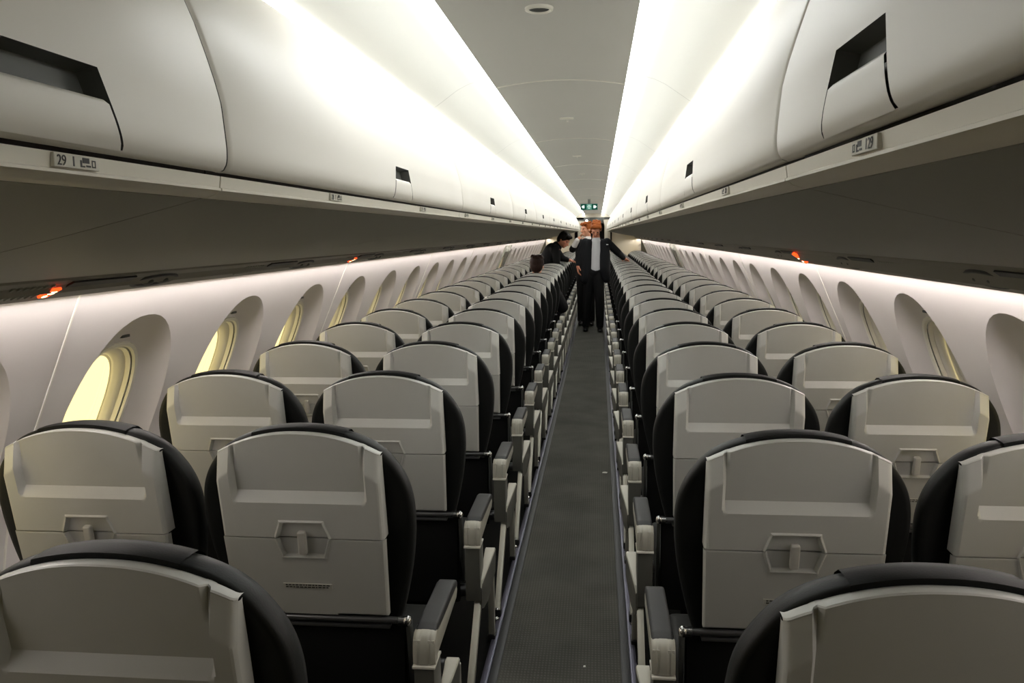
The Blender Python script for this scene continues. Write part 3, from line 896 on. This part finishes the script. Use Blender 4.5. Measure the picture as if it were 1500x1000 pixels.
# scraps on the carpet
b = MB(); b.prism([(-.004, -.005), (.005, -.004), (.004, .005), (-.003, .004)], 'z', .0006, .003); o = b.build('paper_scrap', M_PAPER, smooth=False); o.location = (.086, 2.84, 0)
tag(o, 'tiny white scrap of paper on the carpet close to the camera', 'scrap')
b = MB(); b.prism([(-.018, -.012), (.012, -.016), (.018, .008), (.002, .016), (-.012, .010)], 'z', .0006, .002); o = b.build('paper_scrap', M_LABEL, smooth=False); o.location = (.18, 5.32, 0)
tag(o, 'small grey scrap on the carpet at the right edge of the aisle', 'scrap')

# ------------------------------------------------------------------ people
def remesh(o, v=.007, it=3):
    m = o.modifiers.new('skin', 'REMESH'); m.mode = 'VOXEL'; m.voxel_size = v; m.use_smooth_shade = True
    if it:
        q = o.modifiers.new('smooth', 'SMOOTH'); q.factor = .5; q.iterations = it
    return o
def V(*a): return Vector(a)
def hand(b, wrist, d, side, up, curl=.5, sc=1.0):
    """wrist point, d finger direction, side = towards thumb, up = back of hand"""
    d, side, up = V(*d).normalized(), V(*side).normalized(), V(*up).normalized()
    w = V(*wrist)
    rot = Matrix((side, d, up)).transposed()
    b.ell(w+d*.045*sc, (.040*sc, .052*sc, .017*sc), rot)
    b.cap(w, w+d*.03*sc, .026*sc, .028*sc)
    for t, L in ((.032, .078), (.011, .088), (-.011, .082), (-.031, .064)):
        p0 = w+d*.085*sc+side*t*sc
        p1 = p0+(d*math.cos(curl*.6)-up*math.sin(curl*.6))*L*.55*sc
        p2 = p1+(d*math.cos(curl*1.6)-up*math.sin(curl*1.6))*L*.5*sc
        b.cap(p0, p1, .0092*sc, .0085*sc, 10); b.cap(p1, p2, .0085*sc, .0072*sc, 10)
    p0 = w+d*.025*sc+side*.03*sc
    p1 = p0+(d*.65+side*.6-up*.3).normalized()*.045*sc
    p2 = p1+(d*.9+side*.1-up*.4).normalized()*.035*sc
    b.cap(p0, p1, .013*sc, .010*sc, 10); b.cap(p1, p2, .010*sc, .008*sc, 10)
def head(b, c, fwd, up, sc=1.0):
    """adds skull, jaw, nose, ears, neck start to b; returns frame"""
    f = V(*fwd).normalized(); u = V(*up); u = (u-f*u.dot(f)).normalized(); r = f.cross(u)
    rot = Matrix((r, f, u)).transposed(); c = V(*c)
    P = lambda x, y, z: c+(r*x+f*y+u*z)*sc
    b.ell(P(0, -.012, .025), (.074*sc, .094*sc, .090*sc), rot)
    b.ell(P(0, .030, -.030), (.060*sc, .062*sc, .078*sc), rot)
    b.ell(P(0, .052, -.085), (.034*sc, .030*sc, .026*sc), rot)
    b.cap(P(0, .088, .012), P(0, .108, -.026), .008*sc, .014*sc, 10)
    for q in (-1, 1):
        b.ell(P(q*.075, -.008, -.010), (.009*sc, .020*sc, .030*sc), rot)
        b.ell(P(q*.040, .060, -.018), (.026*sc, .022*sc, .020*sc), rot)
        b.ell(P(q*.033, .076, .030), (.026*sc, .014*sc, .009*sc), rot)
    return P, rot, r, f, u
def face_bits(P, rot, root, sc=1.0):
    b = MB()
    for q in (-1, 1): b.ell(P(q*.032, .084, .012), (.013*sc, .007*sc, .007*sc), rot, 10)
    b.build('eyes', M_EYE, root)
    b = MB(); b.ell(P(0, .088, -.055), (.024*sc, .008*sc, .007*sc), rot, 10); b.build('mouth', M_LIP, root)
def hair(P, rot, root, m, sc=1.0, full=0.0):
    b = MB()
    b.ell(P(0, -.024, .044), (.082*sc, .096*sc, .084*sc), rot)
    b.ell(P(0, -.062, -.005), (.074*sc, .054*sc, .078*sc), rot)
    b.ell(P(.02, .050, .092), (.056*sc, .044*sc, .034*sc), rot); b.ell(P(-.03, .045, .096), (.05*sc, .04*sc, .03*sc), rot)
    for q in (-1, 1): b.ell(P(q*.070, -.004, .030), (.016*sc, .034*sc, .045*sc), rot)
    for k in range(14):
        an = k*2.4; b.ell(P(.05*math.cos(an), -.03+.06*math.sin(an), .105+.012*math.sin(k*1.7)), (.026*sc, .03*sc, .018*sc), rot, 10)
    return remesh(b.build('hair', m, root), .007, 2)

def cloth(pieces, name, m, root, v=.008, it=3):
    b = MB()
    for p in pieces:
        if p[0] == 'c': b.chain(p[1])
        else: b.ell(p[1], p[2], p[3] if len(p) > 3 else None)
    return remesh(b.build(name, m, root), v, it)

# --- person in the aisle in a dark suit, arm out on a seat back
def person_a():
    y = 13.25
    root = empty('person', (.06, y, 0))
    tag(root, 'auburn-haired person in open black suit standing in the aisle, arm out to a seat back', 'person')
    W = lambda x, yy, z: V(x-.06, yy-y, z)
    b = MB()
    P, rot, r, f, u = head(b, W(.098, y-.06, 1.628), (-.08, -.76, -.65), (.03, -.65, .76))
    b.chain([(W(.098, y+.0, 1.56), .055), (W(.10, y+.02, 1.46), .062)])
    b.chain([(W(.10, y+.03, 1.40), .075), (W(.09, y+.03, 1.2), .078), (W(.07, y+.03, 1.0), .085)])
    # arms
    b.chain([(W(.285, y+.02, 1.42), .045), (W(.44, y+.06, 1.26), .042), (W(.545, y+.20, 1.165), .028)])
    hand(b, W(.545, y+.20, 1.165), (.45, .75, -.25), (-.8, .5, 0), (.1, .1, 1), .5)
    b.chain([(W(-.085, y+.02, 1.42), .045), (W(-.17, y+.0, 1.2), .04), (W(-.185, y-.04, 1.065), .027)])
    hand(b, W(-.185, y-.04, 1.065), (-.02, -.15, -1), (.25, -.95, .1), (-1, -.2, 0), .5)
    # legs
    for x0, x1, x2, dy in ((.0, -.03, -.06, .03), (.125, .16, .165, -.06)):
        b.chain([(W(x0, y+.02, .92), .08), (W(x1, y+dy*.5, .50), .055), (W(x2, y+dy+.04, .08), .042)])
    remesh(b.build('body', M_SKIN, root), .0065, 2)
    face_bits(P, rot, root); hair(P, rot, root, M_HAIRO)
    # shirt
    cloth([('c', [(W(.10, y+.01, 1.47), .066), (W(.10, y+.005, 1.42), .082), (W(.10, y+.005, 1.30), .100), (W(.095, y+.005, 1.16), .102), (W(.085, y+.005, 1.02), .104)])], 'shirt', M_SHIRT, root)
    # jacket: two open fronts, back, sleeves
    cloth([('c', [(W(.225, y-.01, 1.41), .072), (W(.238, y-.03, 1.22), .088), (W(.238, y-.03, 1.02), .086), (W(.265, y, .86), .082)]),
           ('c', [(W(-.020, y-.01, 1.41), .072), (W(-.050, y-.03, 1.22), .090), (W(-.050, y-.03, 1.02), .088), (W(-.075, y, .84), .086)]),
           ('e', W(.10, y+.07, 1.30), (.20, .085, .20)), ('e', W(.095, y+.075, 1.0), (.20, .085, .24)),
           ('c', [(W(.27, y+.02, 1.425), .070), (W(.445, y+.06, 1.265), .058), (W(.535, y+.185, 1.175), .042)]),
           ('c', [(W(-.07, y+.02, 1.425), .070), (W(-.165, y+.0, 1.22), .060), (W(-.18, y-.035, 1.085), .044)])], 'jacket', M_SUIT, root)
    tr = []
    for x0, x1, x2, dy in ((.0, -.03, -.06, .03), (.125, .16, .165, -.06)):
        tr.append(('c', [(W(x0, y+.02, .95), .098), (W(x1, y+dy*.5, .52), .078), (W(x2, y+dy+.04, .10), .060)]))
    tr.append(('e', W(.065, y+.02, .96), (.155, .115, .10)))
    cloth(tr, 'trousers', M_SUIT2, root)
    for x2, dy in ((-.065, .03), (.168, -.06)):
        b = MB(); b.ell(W(x2, y+dy-.03, .035), (.046, .135, .035)); b.ell(W(x2, y+dy+.04, .06), (.045, .06, .05))
        remesh(b.build('shoe', M_SHOE, root), .008, 2)
    b = MB(); b.box(-.016, .016, -.004, .004, -.006, .006, .002); o = b.build('name_badge', M_PAPER, root); o.location = W(.275, y-.108, 1.39)
person_a()

# --- person behind, face in profile, hand raised to the mouth
def person_b():
    y = 14.15
    root = empty('person', (-.10, y, 0))
    tag(root, 'person in dark jacket with white cuffs behind the suited one, hand raised to mouth', 'person')
    W = lambda x, yy, z: V(x+.10, yy-y, z)
    b = MB()
    P, rot, r, f, u = head(b, W(-.065, y, 1.635), (-.86, -.5, -.1), (-.05, 0, 1))
    b.chain([(W(-.05, y+.02, 1.55), .056), (W(-.05, y+.03, 1.46), .062)])
    b.chain([(W(-.06, y+.03, 1.42), .10), (W(-.08, y+.03, 1.2), .115), (W(-.07, y+.03, 1.0), .115)])
    b.chain([(W(-.20, y-.05, 1.40), .045), (W(-.295, y-.16, 1.30), .042), (W(-.20, y-.22, 1.47), .028)])
    hand(b, W(-.20, y-.22, 1.47), (.55, .25, .75), (.2, .8, -.3), (-.3, -.8, .4), .9)
    b.chain([(W(.11, y+.06, 1.40), .045), (W(.15, y+.02, 1.15), .042), (W(.08, y-.14, 1.04), .028)])
    hand(b, W(.08, y-.14, 1.04), (-.5, -.8, -.1), (0, -.2, 1), (.8, -.5, .1), .6)
    for x0, x2 in ((-.15, -.16), (.0, .02)):
        b.chain([(W(x0, y+.03, .92), .08), (W(x0, y+.01, .50), .055), (W(x2, y+.05, .08), .042)])
    remesh(b.build('body', M_SKIN2, root), .0065, 2)
    face_bits(P, rot, root); hair(P, rot, root, M_HAIRO)
    cloth([('e', W(-.08, y-.03, 1.36), (.09, .09, .13)), ('c', [(W(-.268, y-.19, 1.36), .050), (W(-.215, y-.218, 1.455), .043)]), ('c', [(W(-.05, y+.02, 1.48), .068), (W(-.05, y+.01, 1.45), .072)])], 'shirt', M_SHIRTW, root)
    cloth([('c', [(W(-.18, y+.0, 1.41), .072), (W(-.17, y+.0, 1.2), .085), (W(-.17, y+.01, .95), .09)]),
           ('c', [(W(.06, y+.03, 1.41), .072), (W(.05, y+.03, 1.2), .085), (W(.04, y+.02, .95), .09)]),
           ('e', W(-.06, y+.06, 1.2), (.19, .10, .27)), ('e', W(-.06, y-.01, 1.08), (.17, .11, .22)),
           ('c', [(W(-.19, y-.04, 1.405), .070), (W(-.297, y-.158, 1.305), .058), (W(-.275, y-.178, 1.345), .055)]),
           ('c', [(W(.10, y+.06, 1.405), .068), (W(.15, y+.02, 1.16), .058), (W(.095, y-.12, 1.05), .042)])], 'jacket', M_SUIT2, root)
    cloth([('c', [(W(x0, y+.03, .95), .098), (W(x0, y+.01, .52), .078), (W(x2, y+.05, .10), .060)]) for x0, x2 in ((-.15, -.16), (.0, .02))]+[('e', W(-.07, y+.03, .95), (.15, .11, .10))], 'trousers', M_SUIT2, root)
    for x2 in (-.165, .025):
        b = MB(); b.ell(W(x2, y-.02, .035), (.046, .13, .035)); b.ell(W(x2, y+.05, .06), (.045, .06, .05)); remesh(b.build('shoe', M_SHOE, root), .008, 2)
person_b()

# --- person leaning over the seats
def person_c():
    y = 13.36
    root = empty('person', (-.78, y, 0))
    tag(root, 'black-haired person in black leaning across the left seats towards the aisle', 'person')
    W = lambda x, yy, z: V(x+.78, yy-y, z)
    b = MB()
    P, rot, r, f, u = head(b, W(-.415, y-.03, 1.462), (.74, -.38, -.56), (.55, -.1, .82))
    b.chain([(W(-.455, y-.01, 1.425), .055), (W(-.54, y, 1.36), .062)])
    b.chain([(W(-.57, y, 1.33), .10), (W(-.68, y, 1.15), .115), (W(-.80, y, .95), .12)])
    b.chain([(W(-.52, y-.14, 1.32), .046), (W(-.52, y-.14, 1.08), .040), (W(-.44, y-.12, .92), .028)])
    hand(b, W(-.44, y-.12, .92), (.5, -.1, -.8), (.3, .8, -.2), (.6, -.2, .6), .5)
    b.chain([(W(-.55, y+.13, 1.31), .046), (W(-.44, y+.12, 1.16), .040), (W(-.345, y+.15, 1.14), .028)])
    hand(b, W(-.345, y+.15, 1.14), (.9, .2, -.2), (.1, -.9, .1), (.1, 0, 1), .6)
    for x0, dy in ((-.88, .02), (-.74, -.02)):
        b.chain([(W(x0, y+dy, .90), .085), (W(x0+.02, y+dy, .50), .056), (W(x0+.03, y+dy+.02, .08), .042)])
    remesh(b.build('body', M_SKIN, root), .0065, 2)
    face_bits(P, rot, root); hair(P, rot, root, M_HAIRB, 1.06)
    cloth([('c', [(W(-.53, y, 1.365), .085), (W(-.60, y, 1.29), .135), (W(-.70, y, 1.13), .135), (W(-.81, y, .93), .135)]),
           ('e', W(-.57, y, 1.315), (.10, .19, .11)), ('e', W(-.68, y, 1.16), (.13, .165, .15)),
           ('c', [(W(-.54, y-.13, 1.325), .068), (W(-.52, y-.14, 1.10), .056), (W(-.455, y-.12, .945), .042)]),
           ('c', [(W(-.56, y+.12, 1.32), .068), (W(-.45, y+.12, 1.17), .056), (W(-.37, y+.145, 1.145), .042)])], 'jacket', M_SUIT2, root)
    cloth([('c', [(W(x0, y+dy, .92), .10), (W(x0+.02, y+dy, .52), .078), (W(x0+.03, y+dy+.02, .10), .058)]) for x0, dy in ((-.88, .02), (-.74, -.02))]+[('e', W(-.81, y, .93), (.15, .12, .10))], 'trousers', M_SUIT2, root)
    for x0, dy in ((-.85, .02), (-.71, -.02)):
        b = MB(); b.ell(W(x0, y+dy-.03, .035), (.045, .12, .035)); b.ell(W(x0, y+dy+.03, .06), (.044, .055, .05)); remesh(b.build('shoe', M_SHOE, root), .008, 2)
person_c()

# --- seated person: head above the seat back, elbow over the armrest
def person_d():
    y = 9.84
    root = empty('person', (-.585, y, 0))
    tag(root, 'dark-haired person seated in the twelfth left aisle seat, head above the backrest', 'person')
    W = lambda x, yy, z: V(x+.585, yy-y, z)
    b = MB()
    P, rot, r, f, u = head(b, W(-.595, y+.02, 1.190), (.05, 1, -.05), (0, .05, 1))
    b.chain([(W(-.595, y+.0, 1.11), .055), (W(-.59, y, 1.03), .062)])
    b.chain([(W(-.59, y+.03, .97), .10), (W(-.585, y+.04, .75), .11), (W(-.585, y+.03, .56), .12)])
    b.chain([(W(-.42, y+.03, .97), .046), (W(-.305, y+.10, .70), .042), (W(-.36, y+.34, .66), .028)])
    hand(b, W(-.36, y+.34, .66), (-.3, .9, -.1), (-.9, -.3, .2), (0, 0, 1), .6)
    b.chain([(W(-.76, y+.04, .97), .046), (W(-.80, y+.14, .72), .042), (W(-.70, y+.34, .64), .028)])
    hand(b, W(-.70, y+.34, .64), (.4, .9, -.1), (.9, -.3, .2), (0, 0, 1), .6)
    for x in (-.67, -.50):
        b.chain([(W(x, y+.06, .56), .085), (W(x, y+.42, .545), .060), (W(x, y+.47, .10), .042)])
    remesh(b.build('body', M_SKIN2, root), .0065, 2)
    face_bits(P, rot, root); hair(P, rot, root, M_HAIRD, 1.05)
    cloth([('e', W(-.59, y+.03, .93), (.19, .115, .13)), ('e', W(-.585, y+.04, .72), (.165, .12, .22)),
           ('c', [(W(-.43, y+.03, .97), .070), (W(-.300, y+.11, .69), .078), (W(-.34, y+.28, .675), .052)]),
           ('c', [(W(-.75, y+.04, .97), .068), (W(-.80, y+.14, .73), .058), (W(-.715, y+.31, .65), .042)])], 'jacket', M_SUIT2, root)
    cloth([('c', [(W(x, y+.05, .565), .095), (W(x, y+.42, .55), .078), (W(x, y+.47, .12), .058)]) for x in (-.67, -.50)], 'trousers', M_SUIT2, root)
    for x in (-.67, -.50):
        b = MB(); b.ell(W(x, y+.53, .035), (.045, .12, .035)); b.ell(W(x, y+.46, .06), (.044, .055, .05)); remesh(b.build('shoe', M_SHOE, root), .008, 2)
person_d()

# ------------------------------------------------------------------ daylight outside, camera, colour management
w = bpy.data.worlds.new('World'); SC.world = w; w.use_nodes = True
nt = w.node_tree; bg = nt.nodes['Background']
bg.inputs['Color'].default_value = lin((255, 234, 160)); bg.inputs['Strength'].default_value = 2.0

cam = bpy.data.cameras.new('camera'); cam.sensor_width = 36; cam.lens = 1206.3/1500*36; cam.clip_start = .05; cam.clip_end = 200
co = bpy.data.objects.new('camera', cam); C.objects.link(co)
yaw, pit, rol = math.radians(-6.003), math.radians(-7.423), math.radians(-.632)
fw = Vector((math.sin(yaw)*math.cos(pit), math.cos(yaw)*math.cos(pit), math.sin(pit)))
r = Vector((math.cos(yaw), -math.sin(yaw), 0)); u = r.cross(fw)
r2 = r*math.cos(rol)+u*math.sin(rol); u2 = -r*math.sin(rol)+u*math.cos(rol)
mx = Matrix((r2, u2, -fw)).transposed().to_4x4(); mx.translation = Vector((.132, 0, 1.569))
co.matrix_world = mx
SC.camera = co
SC.view_settings.view_transform = 'Standard'; SC.view_settings.look = 'None'; SC.view_settings.gamma = 1.0
SC.view_settings.exposure = 0.0
SC.view_settings.use_curve_mapping = False
SC.cycles.use_denoising = True
SC.cycles.max_bounces = 10; SC.cycles.diffuse_bounces = 6
SC.cycles.sample_clamp_indirect = 6.0
